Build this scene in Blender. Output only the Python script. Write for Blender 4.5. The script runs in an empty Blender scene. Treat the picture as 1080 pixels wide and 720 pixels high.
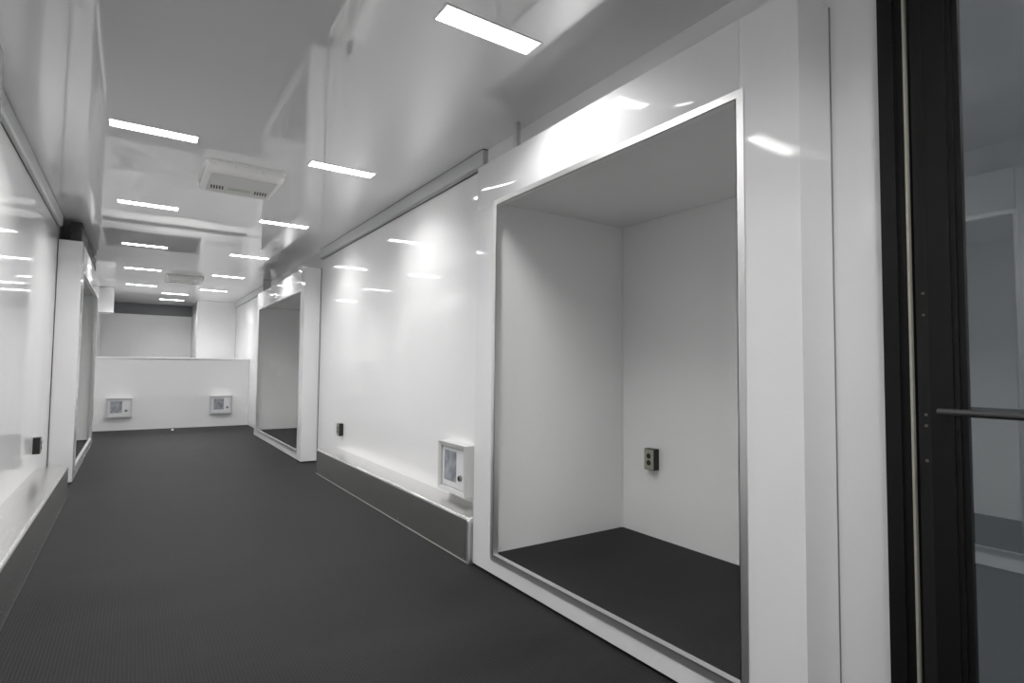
import bpy, bmesh, math, random
from mathutils import Vector, Matrix
random.seed(3)
scene = bpy.context.scene
COL = scene.collection

# ------------------------------------------------------------------ camera
YAW, PITCH, ROLL = math.radians(33.819), math.radians(2.768), math.radians(0.571)
fwd = Vector((math.sin(YAW)*math.cos(PITCH), math.cos(YAW)*math.cos(PITCH), math.sin(PITCH)))
rgt = Vector((math.cos(YAW), -math.sin(YAW), 0))
upv = rgt.cross(fwd)
r2 = rgt*math.cos(ROLL) + upv*math.sin(ROLL)
u2 = -rgt*math.sin(ROLL) + upv*math.cos(ROLL)
cam = bpy.data.cameras.new('camera')
cam.sensor_width = 36; cam.lens = 593.006/1080*36; cam.clip_start = .02
co = bpy.data.objects.new('camera', cam); COL.objects.link(co)
m = Matrix((r2, u2, -fwd)).transposed().to_4x4(); m.translation = Vector((0, 0, 1.1))
co.matrix_world = m
scene.camera = co

# ------------------------------------------------------------------ world, exposure
w = bpy.data.worlds.new('world'); scene.world = w; w.use_nodes = True
w.node_tree.nodes['Background'].inputs[0].default_value = (.9, .95, 1, 1)
w.node_tree.nodes['Background'].inputs[1].default_value = .08
vs = scene.view_settings
vs.view_transform = 'Standard'; vs.look = 'None'; vs.gamma = 1; vs.use_curve_mapping = False
vs.exposure = 0.66
LED_WATT = 6.6
LED_SPREAD = 138
LENS_EMIT = 8.0
try:
    scene.cycles.max_bounces = 14; scene.cycles.diffuse_bounces = 8; scene.cycles.glossy_bounces = 6
    scene.cycles.sample_clamp_indirect = 6
except Exception: pass

# ------------------------------------------------------------------ dimensions (metres)
ZC = 2.474                       # ceiling
WL, WR = -.63, 1.80              # inner faces of side walls
FL, FR = -.446, 1.615            # faces of the slide-out units
YE = 11.557                      # end half wall
DECK = 1.234
YN = 15.05                        # far wall of the raised neck
YB = -1.3                        # wall behind the camera
ZU = 2.258                       # top of the units

# ------------------------------------------------------------------ materials
def new_mat(name, col, rough=.5, metal=0, ior=1.5, spec=None, emit=None, est=0):
    mt = bpy.data.materials.new(name); mt.use_nodes = True
    b = mt.node_tree.nodes['Principled BSDF']
    b.inputs['Base Color'].default_value = (*col, 1)
    b.inputs['Roughness'].default_value = rough
    b.inputs['Metallic'].default_value = metal
    b.inputs['IOR'].default_value = ior
    if emit:
        b.inputs['Emission Color'].default_value = (*emit, 1)
        b.inputs['Emission Strength'].default_value = est
    return mt
def nodes(mt): return mt.node_tree.nodes, mt.node_tree.links, mt.node_tree.nodes['Principled BSDF']
def waves(mt, scale, strength, dist=.02, stretch=(1, 1, 1), detail=1.0):
    n, l, b = nodes(mt)
    tc = n.new('ShaderNodeNewGeometry'); mp = n.new('ShaderNodeMapping'); mp.inputs['Scale'].default_value = stretch
    nz = n.new('ShaderNodeTexNoise'); nz.inputs['Scale'].default_value = scale; nz.inputs['Detail'].default_value = detail
    bp = n.new('ShaderNodeBump'); bp.inputs['Strength'].default_value = strength; bp.inputs['Distance'].default_value = dist
    l.new(tc.outputs['Position'], mp.inputs['Vector']); l.new(mp.outputs[0], nz.inputs['Vector'])
    l.new(nz.outputs['Fac'], bp.inputs['Height']); l.new(bp.outputs[0], b.inputs['Normal'])
    return bp
def mottle(mt, c1, c2, scale, stretch=(1, 1, 1), rough=None):
    n, l, b = nodes(mt)
    tc = n.new('ShaderNodeNewGeometry'); mp = n.new('ShaderNodeMapping'); mp.inputs['Scale'].default_value = stretch
    nz = n.new('ShaderNodeTexNoise'); nz.inputs['Scale'].default_value = scale; nz.inputs['Detail'].default_value = 4
    rp = n.new('ShaderNodeValToRGB')
    rp.color_ramp.elements[0].position = .3; rp.color_ramp.elements[0].color = (*c1, 1)
    rp.color_ramp.elements[1].position = .7; rp.color_ramp.elements[1].color = (*c2, 1)
    l.new(tc.outputs['Position'], mp.inputs['Vector']); l.new(mp.outputs[0], nz.inputs['Vector'])
    l.new(nz.outputs['Fac'], rp.inputs['Fac']); l.new(rp.outputs[0], b.inputs['Base Color'])
    if rough:
        mr = n.new('ShaderNodeMapRange'); mr.inputs['To Min'].default_value = rough[0]; mr.inputs['To Max'].default_value = rough[1]
        l.new(nz.outputs['Fac'], mr.inputs['Value']); l.new(mr.outputs[0], b.inputs['Roughness'])

M = {}
M['wall'] = new_mat('glossy_white_wall', (.875, .875, .88), .055); waves(M['wall'], 2.2, .06, .02, (1, 1, 1))
M['ceiling'] = new_mat('glossy_white_ceiling', (.93, .93, .935), .03, ior=2.7); waves(M['ceiling'], 1.3, .045, .03, (1.6, .7, 1))
M['unit'] = new_mat('white_unit_panel', (.84, .84, .847), .06); waves(M['unit'], 3, .02, .01)
M['lining'] = new_mat('alcove_lining', (.90, .905, .90), .12); waves(M['lining'], 3, .04, .01)
M['alu'] = new_mat('satin_aluminium', (.84, .84, .84), .4, 1)
M['steel'] = new_mat('brushed_steel', (.66, .655, .64), .3, 1); mottle(M['steel'], (.72, .715, .70), (.78, .775, .76), 3, (20, 1, 20), (.20, .28))
M['caulk'] = new_mat('grey_caulk', (.22, .22, .21), .5)
M['deck'] = new_mat('white_deck', (.52, .52, .52), .3)
M['cornice'] = new_mat('grey_cornice', (.62, .63, .63), .3, .3)
M['gasket'] = new_mat('black_rubber_gasket', (.02, .02, .02), .6)
M['seal'] = new_mat('dark_rubber_seal', (.03, .032, .03), .55)
M['black'] = new_mat('black_door_frame', (.007, .007, .007), .38); M['black'].node_tree.nodes['Principled BSDF'].inputs['Specular IOR Level'].default_value = .3
M['blackplastic'] = new_mat('black_plastic', (.012, .012, .013), .35)
M['plate'] = new_mat('outlet_plate', (.42, .42, .35), .35, .5)
M['plastic'] = new_mat('white_plastic', (.90, .895, .885), .35)
M['boxgrey'] = new_mat('box_rim', (.60, .61, .60), .35)
M['panel'] = new_mat('box_panel', (.80, .80, .82), .4)
M['knob'] = new_mat('knob_metal', (.30, .28, .25), .35, .8)
M['slot'] = new_mat('vent_slot_black', (.01, .01, .01), .6)
M['acunder'] = new_mat('ac_under_panel', (.68, .68, .66), .45)
M['green'] = new_mat('green_print', (.52, .58, .46), .5)
M['header'] = new_mat('grey_header', (.16, .165, .17), .3)
M['strip'] = new_mat('weather_strip', (.45, .44, .38), .4, .3)
M['handle'] = new_mat('dark_handle', (.10, .10, .10), .3, .7)
M['lens'] = new_mat('led_lens', (.9, .9, .9), .4, emit=(1, .995, .985), est=LENS_EMIT)
M['led'] = new_mat('led_chip', (.9, .9, .9), .4, emit=(1, .98, .93), est=LENS_EMIT*3)
for k in ('lens', 'led'):
    try: M[k].cycles.emission_sampling = 'NONE'
    except Exception: pass
# printed label on the access boxes: grey with paler blots
M['label'] = new_mat('grey_label', (.32, .33, .36), .3); mottle(M['label'], (.17, .18, .21), (.46, .48, .51), 16)
# rubber floor: fine raised studs and faint wear
M['floor'] = new_mat('black_rubber_floor', (.032, .033, .034), .55); M['floor'].node_tree.nodes['Principled BSDF'].inputs['Specular IOR Level'].default_value = .13
def floor_nodes(mt, freq=1/.0125):
    n, l, b = nodes(mt)
    tc = n.new('ShaderNodeNewGeometry'); sep = n.new('ShaderNodeSeparateXYZ'); l.new(tc.outputs['Position'], sep.inputs[0])
    def mth(op, a, bb=None):
        q = n.new('ShaderNodeMath'); q.operation = op
        for i, v in enumerate((a, bb)):
            if v is None: continue
            if hasattr(v, 'links'): l.new(v, q.inputs[i])
            else: q.inputs[i].default_value = v
        return q.outputs[0]
    s = mth('SINE', mth('MULTIPLY', mth('ADD', sep.outputs[0], sep.outputs[1]), freq*math.pi*.7071*1.4))
    t = mth('SINE', mth('MULTIPLY', mth('SUBTRACT', sep.outputs[0], sep.outputs[1]), freq*math.pi*.7071*1.4))
    h = mth('SMOOTH_MAX', mth('MULTIPLY', s, t), 0.0)
    bp = n.new('ShaderNodeBump'); bp.inputs['Strength'].default_value = .55; bp.inputs['Distance'].default_value = .002
    l.new(h, bp.inputs['Height']); l.new(bp.outputs[0], b.inputs['Normal'])
    mp = n.new('ShaderNodeMapping'); mp.inputs['Scale'].default_value = (.5, 1.6, 1)
    nz = n.new('ShaderNodeTexNoise'); nz.inputs['Scale'].default_value = 1.6; nz.inputs['Detail'].default_value = 4
    l.new(tc.outputs['Position'], mp.inputs['Vector']); l.new(mp.outputs[0], nz.inputs['Vector'])
    rp = n.new('ShaderNodeValToRGB')
    rp.color_ramp.elements[0].position = .3; rp.color_ramp.elements[0].color = (.008, .0083, .0087, 1)
    rp.color_ramp.elements[1].position = .75; rp.color_ramp.elements[1].color = (.021, .0213, .0218, 1)
    l.new(nz.outputs['Fac'], rp.inputs['Fac'])
    mx = n.new('ShaderNodeMix'); mx.data_type = 'RGBA'; mx.blend_type = 'ADD'
    mx.inputs[7].default_value = (.010, .010, .010, 1)
    l.new(h, mx.inputs[0]); l.new(rp.outputs[0], mx.inputs[6]); l.new(mx.outputs[2], b.inputs['Base Color'])
    mr = n.new('ShaderNodeMapRange'); mr.inputs['To Min'].default_value = .48; mr.inputs['To Max'].default_value = .62
    l.new(nz.outputs['Fac'], mr.inputs['Value']); l.new(mr.outputs[0], b.inputs['Roughness'])
floor_nodes(M['floor'])
M['mat'] = new_mat('black_rubber_mat', (.022, .023, .023), .5); M['mat'].node_tree.nodes['Principled BSDF'].inputs['Specular IOR Level'].default_value = .13; floor_nodes(M['mat'])
# reflective door glass
g = bpy.data.materials.new('tinted_glass'); g.use_nodes = True
b = g.node_tree.nodes['Principled BSDF']
b.inputs['Base Color'].default_value = (.55, .6, .62, 1); b.inputs['Transmission Weight'].default_value = 1
b.inputs['Roughness'].default_value = .01; b.inputs['IOR'].default_value = 2.6
M['glass'] = g

# ------------------------------------------------------------------ helpers
BASE = {}
def link(o, parent, world):
    COL.objects.link(o)
    BASE[o.name] = Vector(world)
    if parent is not None:
        o.parent = parent; o.location = Vector(world) - BASE[parent.name]
    else:
        o.location = world
    return o
def tag(o, label=None, cat=None, group=None, kind=None):
    if label: o['label'] = label
    if cat: o['category'] = cat
    if group: o['group'] = group
    if kind: o['kind'] = kind
    return o
def empty(name, loc, parent=None):
    o = bpy.data.objects.new(name, None); o.empty_display_size = .1
    return link(o, parent, loc)
def add_box(bm, x0, x1, y0, y1, z0, z1):
    x0, x1 = sorted((x0, x1)); y0, y1 = sorted((y0, y1)); z0, z1 = sorted((z0, z1))
    v = [bm.verts.new(p) for p in ((x0,y0,z0),(x1,y0,z0),(x1,y1,z0),(x0,y1,z0),(x0,y0,z1),(x1,y0,z1),(x1,y1,z1),(x0,y1,z1))]
    for f in ((3,2,1,0),(4,5,6,7),(0,1,5,4),(1,2,6,5),(2,3,7,6),(3,0,4,7)): bm.faces.new([v[i] for i in f])
    return v
def add_prism(bm, pts_a, pts_b):
    """loft between two matching polygons"""
    a = [bm.verts.new(p) for p in pts_a]; b_ = [bm.verts.new(p) for p in pts_b]; n = len(a)
    bm.faces.new(a[::-1]); bm.faces.new(b_)
    for i in range(n): bm.faces.new((a[i], a[(i+1) % n], b_[(i+1) % n], b_[i]))
def add_cyl(bm, p0, p1, r0, r1=None, n=20):
    r1 = r0 if r1 is None else r1
    p0, p1 = Vector(p0), Vector(p1); d = (p1-p0).normalized()
    a = d.orthogonal().normalized(); c = d.cross(a)
    ring = lambda p, r: [p + (a*math.cos(t) + c*math.sin(t))*r for t in [2*math.pi*i/n for i in range(n)]]
    add_prism(bm, ring(p0, r0), ring(p1, r1))
def fin(name, bm, mat, parent=None, bevel=0, segs=2, smooth=False):
    bmesh.ops.recalc_face_normals(bm, faces=bm.faces[:])
    if bevel:
        bmesh.ops.bevel(bm, geom=bm.edges[:], offset=bevel, segments=segs, affect='EDGES', profile=.5, clamp_overlap=True)
    lo = Vector([min(v.co[i] for v in bm.verts) for i in range(3)]); hi = Vector([max(v.co[i] for v in bm.verts) for i in range(3)])
    c = (lo+hi)/2; c.z = lo.z
    for v in bm.verts: v.co -= c
    me = bpy.data.meshes.new(name); bm.to_mesh(me); bm.free()
    if smooth:
        for p in me.polygons: p.use_smooth = True
        try: me.set_sharp_from_angle(angle=math.radians(35))
        except Exception: pass
    me.materials.append(M[mat] if isinstance(mat, str) else mat)
    return link(bpy.data.objects.new(name, me), parent, c)
def box(name, d, mat, parent=None, bevel=0, segs=2):
    bm = bmesh.new(); add_box(bm, *d); return fin(name, bm, mat, parent, bevel, segs, bevel > 0)
def boxes(name, ds, mat, parent=None, bevel=0):
    bm = bmesh.new()
    for d in ds: add_box(bm, *d)
    return fin(name, bm, mat, parent, bevel)
def struct(o): o['kind'] = 'structure'; return o

# unit spans along the aisle: (near, far, opening near, opening far)
U_R1 = (.888, 2.784, 1.071, 2.599)
U_R2 = (6.743, 9.788, 6.915, 9.655)
U_L1 = (.888, 2.765, 1.0, 2.58)
U_L2 = (6.633, 9.605, 6.88, 9.42)
OZ0, OZ1 = .083, 2.022

# ------------------------------------------------------------------ setting
struct(box('floor', (WL, WR, YB, YE+.06, -.05, 0), 'floor'))
struct(box('ceiling', (WL-.08, WR+.08, YB, YN+.08, ZC, ZC+.05), 'ceiling'))
DOOR = (-.28, .745, 2.42)   # near, far, head
def wall_segs(x0, x1, units, door=None):
    out, y = [], YB
    holes = []
    if door: holes.append((door[0], door[1], 0, door[2]))
    for u in units: holes.append((u[0], u[1], 0, ZU+.006))
    for a, b_, z0, z1 in sorted(holes):
        out.append((x0, x1, y, a, 0, ZC)); out.append((x0, x1, a, b_, z1, ZC)); y = b_
    out.append((x0, x1, y, YN, 0, ZC))
    return out
struct(boxes('wall_right', wall_segs(WR, WR+.07, (U_R1, U_R2), DOOR), 'wall'))
struct(boxes('wall_left', wall_segs(WL-.07, WL, (U_L1, U_L2)), 'wall'))
struct(box('wall_back', (WL-.07, WR+.07, YB-.06, YB, 0, ZC), 'wall'))
struct(box('wall_front', (WL, WR, YE, YE+.06, 0, DECK-.03), 'wall'))
o = struct(box('trim_1', (WL, WR, YE-.012, YE+.09, DECK-.03, DECK), 'alu', bevel=.004))
o['label'] = 'thin metal cap along the top of the white end half wall'
struct(box('floor_upper_deck', (WL, WR, YE+.09, YN, DECK-.03, DECK-.004), 'deck'))
struct(box('wall_far_neck', (WL-.07, WR+.07, YN, YN+.06, DECK-.03, ZC), 'wall'))

# cornice strips where wall meets ceiling
tn = [1]
def cornice(side, y0, y1):
    tn[0] += 1
    X, s = (WR, -1) if side == 'R' else (WL, 1)
    e = empty('trim_%d' % tn[0], (X, (y0+y1)/2, 2.36)); e['kind'] = 'structure'
    bm = bmesh.new()
    prof = [(X, 2.366), (X+s*.026, 2.366), (X+s*.036, 2.376), (X+s*.036, 2.469), (X, 2.469)]
    add_prism(bm, [(a, y0, b_) for a, b_ in prof], [(a, y1, b_) for a, b_ in prof])
    fin('cover_strip', bm, 'cornice', e)
    box('gasket', (X, X+s*.004, y0, y1, 2.3615, 2.366), 'gasket', e)
    box('gasket', (X, X+s*.034, y0, y1, 2.469, ZC), 'gasket', e)
cornice('R', 2.98, 6.72); cornice('R', 9.82, 13.49); cornice('L', 2.85, 6.57); cornice('L', 9.66, 12.19); cornice('R', YB, .86); cornice('L', YB, .86)

# ------------------------------------------------------------------ glass door in the right wall
dr = empty('door_1', (WR, .23, 0)); dr['kind'] = 'structure'
dr['label'] = 'glass door with black metal frame and dark push bar in the right wall'
y0, y1, zh = DOOR
XF = 1.782
boxes('jamb', [(XF, WR+.07, .705, y1, 0, zh), (XF+.012, WR+.07, .681, .705, 0, zh)], 'black', dr)
boxes('jamb', [(XF, WR+.07, y0, y0+.08, 0, zh)], 'black', dr)
box('door_head', (XF, WR+.07, y0+.08, .681, zh-.06, zh), 'black', dr)
box('weather_strip', (XF-.002, XF+.012, .674, .680, .01, zh-.06), 'strip', dr)
box('rebate', (XF+.03, WR+.07, .636, .674, 0, zh-.06), 'gasket', dr)
box('threshold', (XF, WR+.07, y0+.08, .636, 0, .03), 'alu', dr)
leaf0, leaf1 = y0+.085, .634
boxes('stile', [(XF, XF+.05, .582, leaf1, .035, zh-.065), (XF+.006, XF+.046, .570, .582, .035, zh-.065), (XF+.014, XF+.04, .556, .570, .035, zh-.065)], 'black', dr)
boxes('stile', [(XF, XF+.05, leaf0, leaf0+.07, .035, zh-.065)], 'black', dr)
box('bottom_rail', (XF, XF+.05, leaf0+.07, .582, .035, .15), 'black', dr)
box('top_rail', (XF, XF+.05, leaf0+.07, .582, zh-.15, zh-.065), 'black', dr)
box('pane', (XF+.022, XF+.030, leaf0+.065, .562, .145, zh-.145), 'glass', dr)
bm = bmesh.new(); add_cyl(bm, (1.722, .597, 1.000), (1.722, leaf0+.05, 1.000), .0095, n=20)
h = fin('push_bar', bm, 'handle', dr, smooth=True)
for yy in (.588, leaf0+.07):
    bm = bmesh.new(); add_cyl(bm, (1.722, yy, 1.0), (XF+.002, yy, 1.0), .007, n=12); fin('bar_mount', bm, 'handle', h)
for zz in (.955, .985, 1.26, 1.32, .86):
    bm = bmesh.new(); add_cyl(bm, (XF+.031, .655, zz), (XF+.027, .655, zz), .004, n=10); fin('screw', bm, 'knob', dr)

# ------------------------------------------------------------------ slide-out alcove units
def make_unit(side, u, label, screws=False, seal=None, post=(.10, .125)):
    ya, yb, oa, ob = u
    X = (lambda d: FR + d) if side == 'R' else (lambda d: FL - d)
    cxx = X(.5)
    t = empty('slide_out_alcove', (cxx, (ya+yb)/2, 0)); tag(t, label, 'alcove', 'slide-out alcoves along the aisle')
    def bx(name, d0, d1, a, b_, z0, z1, mat, bevel=0, parent=t):
        return box(name, (X(d0), X(d1), a, b_, z0, z1), mat, parent, bevel)
    Z0, D = .012, 1.06
    T = .018
    # outer face: near panel full height with a seam beside the opening
    bx('face_panel', 0, T, ya, oa+.014, Z0, ZU, 'unit')
    bx('face_panel', 0, T, oa+.016, yb, OZ1-.012, ZU, 'unit', .001)
    bx('face_panel', 0, T, ob-.012, yb, Z0, OZ1-.0121, 'unit')
    bx('face_panel', 0, T, oa+.016, ob-.0121, Z0, OZ0+.012, 'unit')
    depth_wall = .185
    bx('side_panel', T, depth_wall, ya, ya+.02, Z0, ZU, 'unit')
    bx('side_panel', T+.0005, depth_wall, yb-.02, yb, Z0, ZU, 'unit')
    bx('top_panel', T+.0005, depth_wall, ya+.0205, yb-.0205, ZU-.02, ZU-.001, 'seal')
    # gasket line where the box passes the wall
    bx('gasket', depth_wall-.006, depth_wall+.02, ya-(.0015 if ya < 2 else .006), ya-.0002, Z0, ZU, 'caulk' if ya < 2 else 'gasket')
    bx('gasket', depth_wall-.006, depth_wall+.02, yb+.0002, yb+.006, Z0, ZU, 'gasket')
    # lining
    ia, ib, iz0, iz1 = oa-.046, ob+.046, .093, 2.031
    bx('alcove_wall', T+.001, D, ib, ib+.02, Z0+.03, ZU-.03, 'lining')
    bx('alcove_wall', T+.001, D, ia-.02, ia, Z0+.03, ZU-.03, 'lining')
    bx('alcove_wall', 1.025, D, ia+.0005, ib-.0005, Z0+.03, ZU-.03, 'lining')
    bx('alcove_ceiling', T+.001, 1.0245, ia+.0005, ib-.0005, iz1, iz1+.02, 'lining')
    bx('alcove_floor', T+.001, 1.0245, ia+.0005, ib-.0005, iz0-.03, iz0, 'mat')
    bx('corner_bead', 1.017, 1.0245, ib-.008, ib-.0006, iz0, iz1, 'unit')
    # mitred aluminium angle around the opening
    fw, pr = .029, .0025
    ins = .018
    def strip(c0, c1, c2, c3, rd):
        bm = bmesh.new()
        add_prism(bm, [(X(-pr), *c) for c in (c0, c1, c2, c3)], [(X(-.0002), *c) for c in (c0, c1, c2, c3)])
        add_box(bm, X(-pr), X(.030), *rd)
        fin('frame_strip', bm, 'alu', t)
    A, B, C_, E_ = (oa, OZ0), (ob, OZ0), (ob, OZ1), (oa, OZ1)
    a_, b2, c_, e_ = (oa+fw, OZ0+fw), (ob-fw, OZ0+fw), (ob-fw, OZ1-fw), (oa+fw, OZ1-fw)
    strip(A, B, b2, a_, (oa+fw-.003, ob-fw+.003, OZ0+fw-.003, OZ0+fw))
    strip(B, C_, c_, b2, (ob-fw, ob-fw+.003, OZ0+fw, OZ1-fw))
    strip(C_, E_, e_, c_, (oa+fw-.003, ob-fw+.003, OZ1-fw, OZ1-fw+.003))
    strip(E_, A, a_, e_, (oa+fw-.003, oa+fw, OZ0+fw, OZ1-fw))
    # posts and rubber on top of the unit, in the gap below the ceiling
    bx('top_post', *post, yb-.25, yb-.215, ZU, ZC-.004, 'cornice')
    if seal:
        bx('top_seal', *seal, ZU, ZC-.03, 'seal', .006)
    if screws:
        for d, z in ((.055, .300), (.055, .128), (.07, 1.955), (.07, 1.795)):
            bm = bmesh.new(); add_cyl(bm, (X(d), ib, z), (X(d), ib-.003, z), .006, .004, 10); fin('screw', bm, 'unit', t)
    return t
make_unit('R', U_R1, 'nearest white alcove on the right with black outlet inside, beside the glass door', screws=True)
make_unit('R', U_R2, 'far white alcove on the right, beyond the long steel plinth, near the end wall', post=(.03, .14))
make_unit('L', U_L1, 'white alcove opposite the glass door, seen only as a reflection in its pane')
make_unit('L', U_L2, 'white alcove on the left with black rubber above its top edge', seal=(.012, .10, U_L2[0]+.03, U_L2[1]-.65))

# ------------------------------------------------------------------ steel plinths along the walls
def plinth(side, ya, yb, label):
    wall, front, zt = (WR, 1.597, .253) if side == 'R' else (WL, -.424, .262)
    s = 1 if front < wall else -1
    t = empty('steel_plinth', ((wall+front)/2, (ya+yb)/2, 0)); tag(t, label, 'plinth', 'steel plinths along the side walls')
    bm = bmesh.new(); r = .02
    prof = [(front, .001), (front, zt-r)] + [(front+s*r*(1-math.cos(a)), zt-r+r*math.sin(a)) for a in (.2, .4, .6, .8, 1.0, 1.2, 1.4)] + [(front+s*r, zt), (wall-s*.001, zt), (wall-s*.001, .001)]
    add_prism(bm, [(p, ya+.02, q) for p, q in prof], [(p, yb, q) for p, q in prof])
    fin('cover', bm, 'steel', t, smooth=True)
    bm = bmesh.new()
    k = .0025
    pr2 = [(front-s*k, .001), (front-s*k, zt-r), (front+s*.006, zt-.004), (front+s*r, zt+k), (wall-s*.001, zt+k), (wall-s*.001, .001)]
    add_prism(bm, [(p, ya, q) for p, q in pr2], [(p, ya+.0199, q) for p, q in pr2])
    fin('end_cap', bm, 'alu', t)
    box('caulk_line', (front-s*.004, front-s*.0002, ya+.02, yb, .0005, .005), 'caulk' if side == 'R' else 'gasket', t)
plinth('R', 2.80, 6.0, 'low brushed steel plinth along the right wall, under the access box')
plinth('L', 2.80, 5.93, 'low brushed steel plinth along the left wall, running up to the alcove')

# ------------------------------------------------------------------ ceiling lights
LW, LD = .436, .102
lens_me = led_me = frame_me = None
def ceiling_light(x, y, label):
    global lens_me, led_me, frame_me
    t = empty('ceiling_light', (x, y, ZC)); tag(t, label, 'light', 'recessed strip lights in the ceiling')
    if frame_me is None:
        f = .008
        bm = bmesh.new()
        for d in ((-LW/2-f, LW/2+f, -LD/2-f, -LD/2), (-LW/2-f, LW/2+f, LD/2, LD/2+f), (-LW/2-f, -LW/2, -LD/2, LD/2), (LW/2, LW/2+f, -LD/2, LD/2)):
            add_box(bm, *d, -.003, -.0003)
        frame_me = bpy.data.meshes.new('light_frame'); bm.to_mesh(frame_me); bm.free(); frame_me.materials.append(M['alu'])
        bm = bmesh.new(); add_box(bm, -LW/2+.001, LW/2-.001, -LD/2+.001, LD/2-.001, -.002, -.0004)
        lens_me = bpy.data.meshes.new('lens'); bm.to_mesh(lens_me); bm.free(); lens_me.materials.append(M['lens'])
        bm = bmesh.new(); add_cyl(bm, (0, 0, 0), (0, 0, -.0012), .016, .012, 12); bmesh.ops.recalc_face_normals(bm, faces=bm.faces[:])
        led_me = bpy.data.meshes.new('led'); bm.to_mesh(led_me); bm.free(); led_me.materials.append(M['led'])
    def ch(name, me, off, par): return link(bpy.data.objects.new(name, me), par, Vector((x, y, ZC)) + Vector(off))
    ch('frame', frame_me, (0, 0, 0), t)
    ln = ch('lens', lens_me, (0, 0, 0), t)
    for i in range(8):
        ch('led', led_me, (-LW/2 + LW*(i+.5)/8, .018, -.002), ln)
    L = bpy.data.lights.new('led_lamp', 'AREA'); L.shape = 'RECTANGLE'; L.size = LW-.01; L.size_y = LD-.055
    L.energy = LED_WATT; L.color = (1, .993, .985); L.spread = math.radians(LED_SPREAD)
    link(bpy.data.objects.new('led_lamp', L), t, (x, y, ZC-.0035))
YS = [-.04, 1.91, 3.87, 5.71, 7.68, 9.60, 11.55]
ordn = ['behind the viewer', 'first', 'second', 'third', 'fourth', 'fifth', 'sixth']
XL, XR = .052, 1.155
lab_r = {1: 'largest glowing ceiling strip light, nearest of the right row', 2: 'second glowing strip light of the right ceiling row, short of the air conditioner', 3: 'third glowing strip light of the right ceiling row, just past the air conditioner',
         4: 'fourth strip light of the right ceiling row, beside the far right alcove', 5: 'fifth strip light of the right ceiling row, beside the far air conditioner', 6: 'last strip light of the right ceiling row, above the end half wall'}
lab_l = {2: 'nearest glowing strip light of the left ceiling row, short of the air conditioner', 3: 'second visible strip light of the left ceiling row, past the air conditioner', 4: 'third visible strip light of the left ceiling row, beside the left alcove',
         5: 'fourth visible strip light of the left ceiling row, left of the far air conditioner', 6: 'last strip light of the left ceiling row, above the end half wall'}
for i, y in enumerate(YS):
    ceiling_light(XL, y, lab_l.get(i, 'left row strip light above the viewer, outside the view' if i == 0 else 'left row strip light opposite the nearest right one, seen only in reflections'))
    ceiling_light(XR, y, lab_r.get(i, 'right row ceiling strip light outside the view, behind the viewer'))
ceiling_light(.60, 12.56, 'middle ceiling strip light above the raised deck, the nearer one')
ceiling_light(.60, 13.75, 'middle ceiling strip light above the raised deck, the farthest one')

# ------------------------------------------------------------------ ceiling air conditioners
def air_conditioner(cx, cy, label, hy=.30):
    t = empty('ceiling_air_conditioner', (cx, cy, ZC)); tag(t, label, 'air conditioner', 'ceiling air conditioners')
    hx = .255
    # lofted rounded shell
    def rr(ax, ay, r, z, n=5):
        pts = []
        for sx, sy, a0 in ((1, 1, 0), (-1, 1, 90), (-1, -1, 180), (1, -1, 270)):
            for i in range(n+1):
                a = math.radians(a0 + 90*i/n); pts.append((cx+sx*(ax-r)+r*math.cos(a), cy+sy*(ay-r)+r*math.sin(a), z))
        return pts
    rings = [rr(hx, hy, .03, ZC-.0005), rr(hx, hy, .03, ZC-.016), rr(hx-.008, hy-.008, .03, ZC-.024), rr(hx-.008, hy-.01, .03, ZC-.046), rr(hx-.016, hy-.028, .035, ZC-.068), rr(hx-.035, hy-.058, .035, ZC-.076)]
    bm = bmesh.new(); R_ = [[bm.verts.new(p) for p in r] for r in rings]; n = len(R_[0])
    for a, b_ in zip(R_, R_[1:]):
        for i in range(n): bm.faces.new((a[i], a[(i+1) % n], b_[(i+1) % n], b_[i]))
    bm.faces.new(R_[0]); bm.faces.new(R_[-1])
    fin('housing', bm, 'plastic', t, smooth=True)
    bm = bmesh.new(); add_prism(bm, rr(hx-.045, hy-.070, .02, ZC-.0765), rr(hx-.05, hy-.075, .02, ZC-.080)); up = fin('under_panel', bm, 'acunder', t)
    for gx in (-.145, .145):
        for i in range(5):
            x = cx + gx + (i-2)*.018
            bm = bmesh.new(); a, dd = .0045, .010
            yc = cy + hy*.28
            P = [(x-a-dd*.35, yc-.042), (x+a-dd*.35, yc-.042), (x+a+dd*.35, yc+.042), (x-a+dd*.35, yc+.042)]
            add_prism(bm, [(p, q, ZC-.0802) for p, q in P], [(p, q, ZC-.0812) for p, q in P]); fin('vent_slot', bm, 'slot', up)
    box('print_strip', (cx-.075, cx+.075, cy+hy*.28-.03, cy+hy*.28+.03, ZC-.0808, ZC-.0802), 'green', up)
    # seams of the flap on the side towards the viewer and louvre ends
    for x in (-.07, .10): box('flap_seam', (cx+x-.0015, cx+x+.0015, cy-hy+.004, cy-hy+.0105, ZC-.045, ZC-.025), 'acunder', t)
    for s in (-1, 1):
        bm = bmesh.new()
        add_box(bm, cx+s*(hx-.009), cx+s*(hx-.004), cy-hy*.67, cy+hy*.67, ZC-.046, ZC-.026)
        lv = fin('end_louvre', bm, 'acunder', t)
        for i in range(6):
            yy = cy+hy*(-.57+i*.227)
            box('louvre_fin', (cx+s*(hx-.0039), cx+s*(hx-.001), yy-.004, yy+.004, ZC-.044, ZC-.028), 'plastic', lv)
air_conditioner(.595, 4.45, 'white ceiling air conditioner with black vent slots, the nearer one')
air_conditioner(.60, 10.1, 'white ceiling air conditioner close to the end wall, the farther one', .26)

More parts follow.
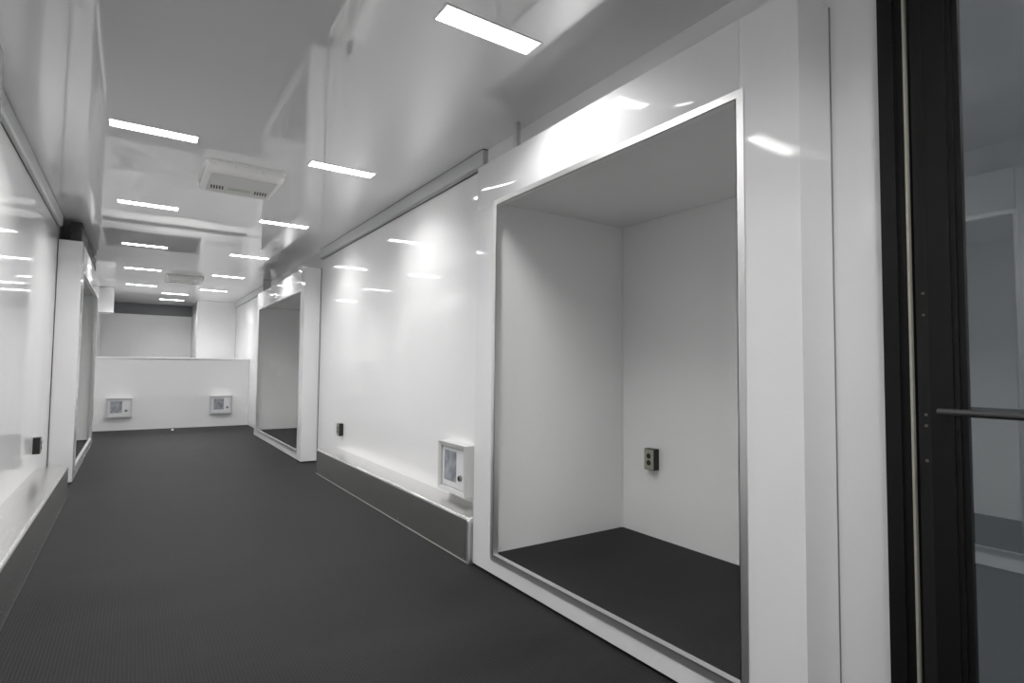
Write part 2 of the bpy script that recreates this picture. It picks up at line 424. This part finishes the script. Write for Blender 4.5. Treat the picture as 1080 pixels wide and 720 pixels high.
# ------------------------------------------------------------------ wall-mounted access boxes
def access_box(origin, u, n_, label):
    """origin: lower corner on the wall at viewer's left; u: viewer's right; n_: out of the wall"""
    O, U, N, Zv = Vector(origin), Vector(u), Vector(n_), Vector((0, 0, 1))
    W, Hh, D = .366, .315, .085
    t = empty('access_box', O + U*W/2); tag(t, label, 'access box', 'white access boxes low on the walls')
    def P(a, d, z): return O + U*a + N*d + Zv*z
    def bx(bm, a0, a1, d0, d1, z0, z1):
        add_prism(bm, [P(a0, d0, z0), P(a1, d0, z0), P(a1, d0, z1), P(a0, d0, z1)], [P(a0, d1, z0), P(a1, d1, z0), P(a1, d1, z1), P(a0, d1, z1)])
    bm = bmesh.new(); bx(bm, .012, W-.012, .001, D-.03, .012, Hh-.012); fin('body', bm, 'plastic', t)
    rim = .027
    # rim of four mitred bars, sloping inward
    o4 = [(0, 0), (W, 0), (W, Hh), (0, Hh)]; i4 = [(rim, rim), (W-rim, rim), (W-rim, Hh-rim), (rim, Hh-rim)]
    for k in range(4):
        a, b_, c, d = o4[k], o4[(k+1) % 4], i4[(k+1) % 4], i4[k]
        bm = bmesh.new()
        add_prism(bm, [P(a[0], .001, a[1]), P(b_[0], .001, b_[1]), P(c[0], .001, c[1]), P(d[0], .001, d[1])],
                  [P(a[0], D, a[1]), P(b_[0], D, b_[1]), P(c[0], D-.006, c[1]), P(d[0], D-.006, d[1])])
        fin('rim', bm, 'boxgrey', t)
    bm = bmesh.new(); bx(bm, rim+.006, W-rim-.006, D-.03, D-.018, rim+.006, Hh-rim-.006)
    dpan = fin('door', bm, 'panel', t, .002)
    bm = bmesh.new(); bx(bm, .062, .225, D-.0179, D-.0165, .068, Hh-.052); fin('label_plate', bm, 'label', dpan)
    bm = bmesh.new(); kx, kz = .283, .105
    add_cyl(bm, P(kx, D-.0179, kz), P(kx, D-.004, kz), .020, .017, 18); kn = fin('knob', bm, 'knob', dpan, smooth=True)
    bm = bmesh.new(); bx(bm, kx-.003, kx+.003, D-.0039, D-.0015, kz-.012, kz+.012); fin('key_slot', bm, 'slot', kn)
access_box((WR, 3.438, .300), (0, -1, 0), (-1, 0, 0), 'white access box with knob just above the right steel plinth')
access_box((-.375, YE, .228), (1, 0, 0), (0, -1, 0), 'small white access box on the end wall, left one by the left alcove')
access_box((1.152, YE, .240), (1, 0, 0), (0, -1, 0), 'small white access box on the end wall, right one by the right alcove')

# ------------------------------------------------------------------ power outlets
def outlet(origin, u, n_, label):
    O, U, N, Zv = Vector(origin), Vector(u), Vector(n_), Vector((0, 0, 1))
    W, Hh, D = .078, .126, .045
    t = empty('power_outlet', O + U*W/2); tag(t, label, 'outlet', 'black surface mounted outlets')
    def P(a, d, z): return O + U*a + N*d + Zv*z
    def bx(bm, a0, a1, d0, d1, z0, z1):
        add_prism(bm, [P(a0, d0, z0), P(a1, d0, z0), P(a1, d0, z1), P(a0, d0, z1)], [P(a0, d1, z0), P(a1, d1, z0), P(a1, d1, z1), P(a0, d1, z1)])
    bm = bmesh.new(); bx(bm, 0, W, .0005, D, 0, Hh); fin('back_box', bm, 'blackplastic', t, .003)
    bm = bmesh.new(); bx(bm, .003, W-.003, D+.0001, D+.004, .004, Hh-.004); p = fin('cover_plate', bm, 'plate', t, .001)
    for z in (.043, .083):
        bm = bmesh.new(); add_cyl(bm, P(W*.5, D+.004, z), P(W*.5, D+.0065, z), .0165, .0155, 20); s_ = fin('socket', bm, 'blackplastic', p)
        bm = bmesh.new(); bx(bm, W*.5-.008, W*.5-.005, D+.0065, D+.0068, z-.003, z+.007); bx(bm, W*.5+.005, W*.5+.008, D+.0065, D+.0068, z-.003, z+.007)
        fin('blade_slots', bm, 'slot', s_)
    bm = bmesh.new(); add_cyl(bm, P(W*.5, D+.004, .063), P(W*.5, D+.0055, .063), .003, n=10); fin('screw', bm, 'knob', p)
outlet((2.6395, 2.415, .500), (0, -1, 0), (-1, 0, 0), 'black power outlet with two round sockets inside the nearest right alcove')
outlet((WR, 5.85, .395), (0, -1, 0), (-1, 0, 0), 'black power outlet on the right wall above the steel plinth')
outlet((WL, 5.66, .405), (0, 1, 0), (1, 0, 0), 'black power outlet on the left wall above the steel plinth')

# ------------------------------------------------------------------ raised neck beyond the half wall
t = empty('tall_cabinet', ((1.07+WR)/2, 14.4, DECK)); tag(t, 'tall white cabinet on the raised deck reaching the ceiling at right', 'cabinet')
box('front_panel', (1.075, WR-.002, 13.50, 13.52, DECK, ZC-.003), 'unit', t)
box('side_panel', (1.07, 1.09, 13.521, YN-.002, DECK, ZC-.003), 'unit', t)
box('edge_strip', (1.062, 1.074, 13.494, 13.520, DECK, ZC-.003), 'alu', t)
t = empty('overhead_cabinet', (-.487, 12.41, 2.024)); tag(t, 'small white overhead cabinet at the left above the raised deck', 'cabinet')
box('carcass', (WL+.001, -.349, 12.22, 12.62, 2.03, ZC-.003), 'unit', t)
box('end_panel', (WL+.001, -.343, 12.20, 12.219, 2.024, ZC-.003), 'unit', t, .001)
box('edge_gasket', (-.3485, -.341, 12.2195, 12.235, 2.024, ZC-.003), 'gasket', t)
t = empty('grey_header_box', (.2, YN-.015, 2.206)); tag(t, 'dark grey header box under the ceiling at the far wall', 'header')
box('front_board', (WL+.002, 1.068, YN-.03, YN-.001, 2.241, ZC-.003), 'header', t)
box('lower_lip', (WL+.002, 1.068, YN-.034, YN-.001, 2.231, 2.2405), 'header', t)
o = box('rubber_strip', (WL+.03, WR-.03, 12.10, 12.44, DECK-.004, DECK+.006), 'mat', bevel=.002)
tag(o, 'black rubber strip across the raised deck, mirrored as the front dark band on the ceiling', 'floor mat')
o = box('rubber_mat', (WL+.03, 1.055, 13.15, YN-.05, DECK-.004, DECK+.006), 'mat', bevel=.002)
tag(o, 'black rubber mat on the raised deck left of the tall cabinet, mirrored on the ceiling', 'floor mat')
# small white cap on the floor by the end wall
bm = bmesh.new(); add_cyl(bm, (.572, 11.18, .001), (.572, 11.18, .018), .022, .015, 14)
o = fin('bottle_cap', bm, 'plastic', smooth=True); tag(o, 'tiny white cap lying on the floor before the end wall', 'cap')
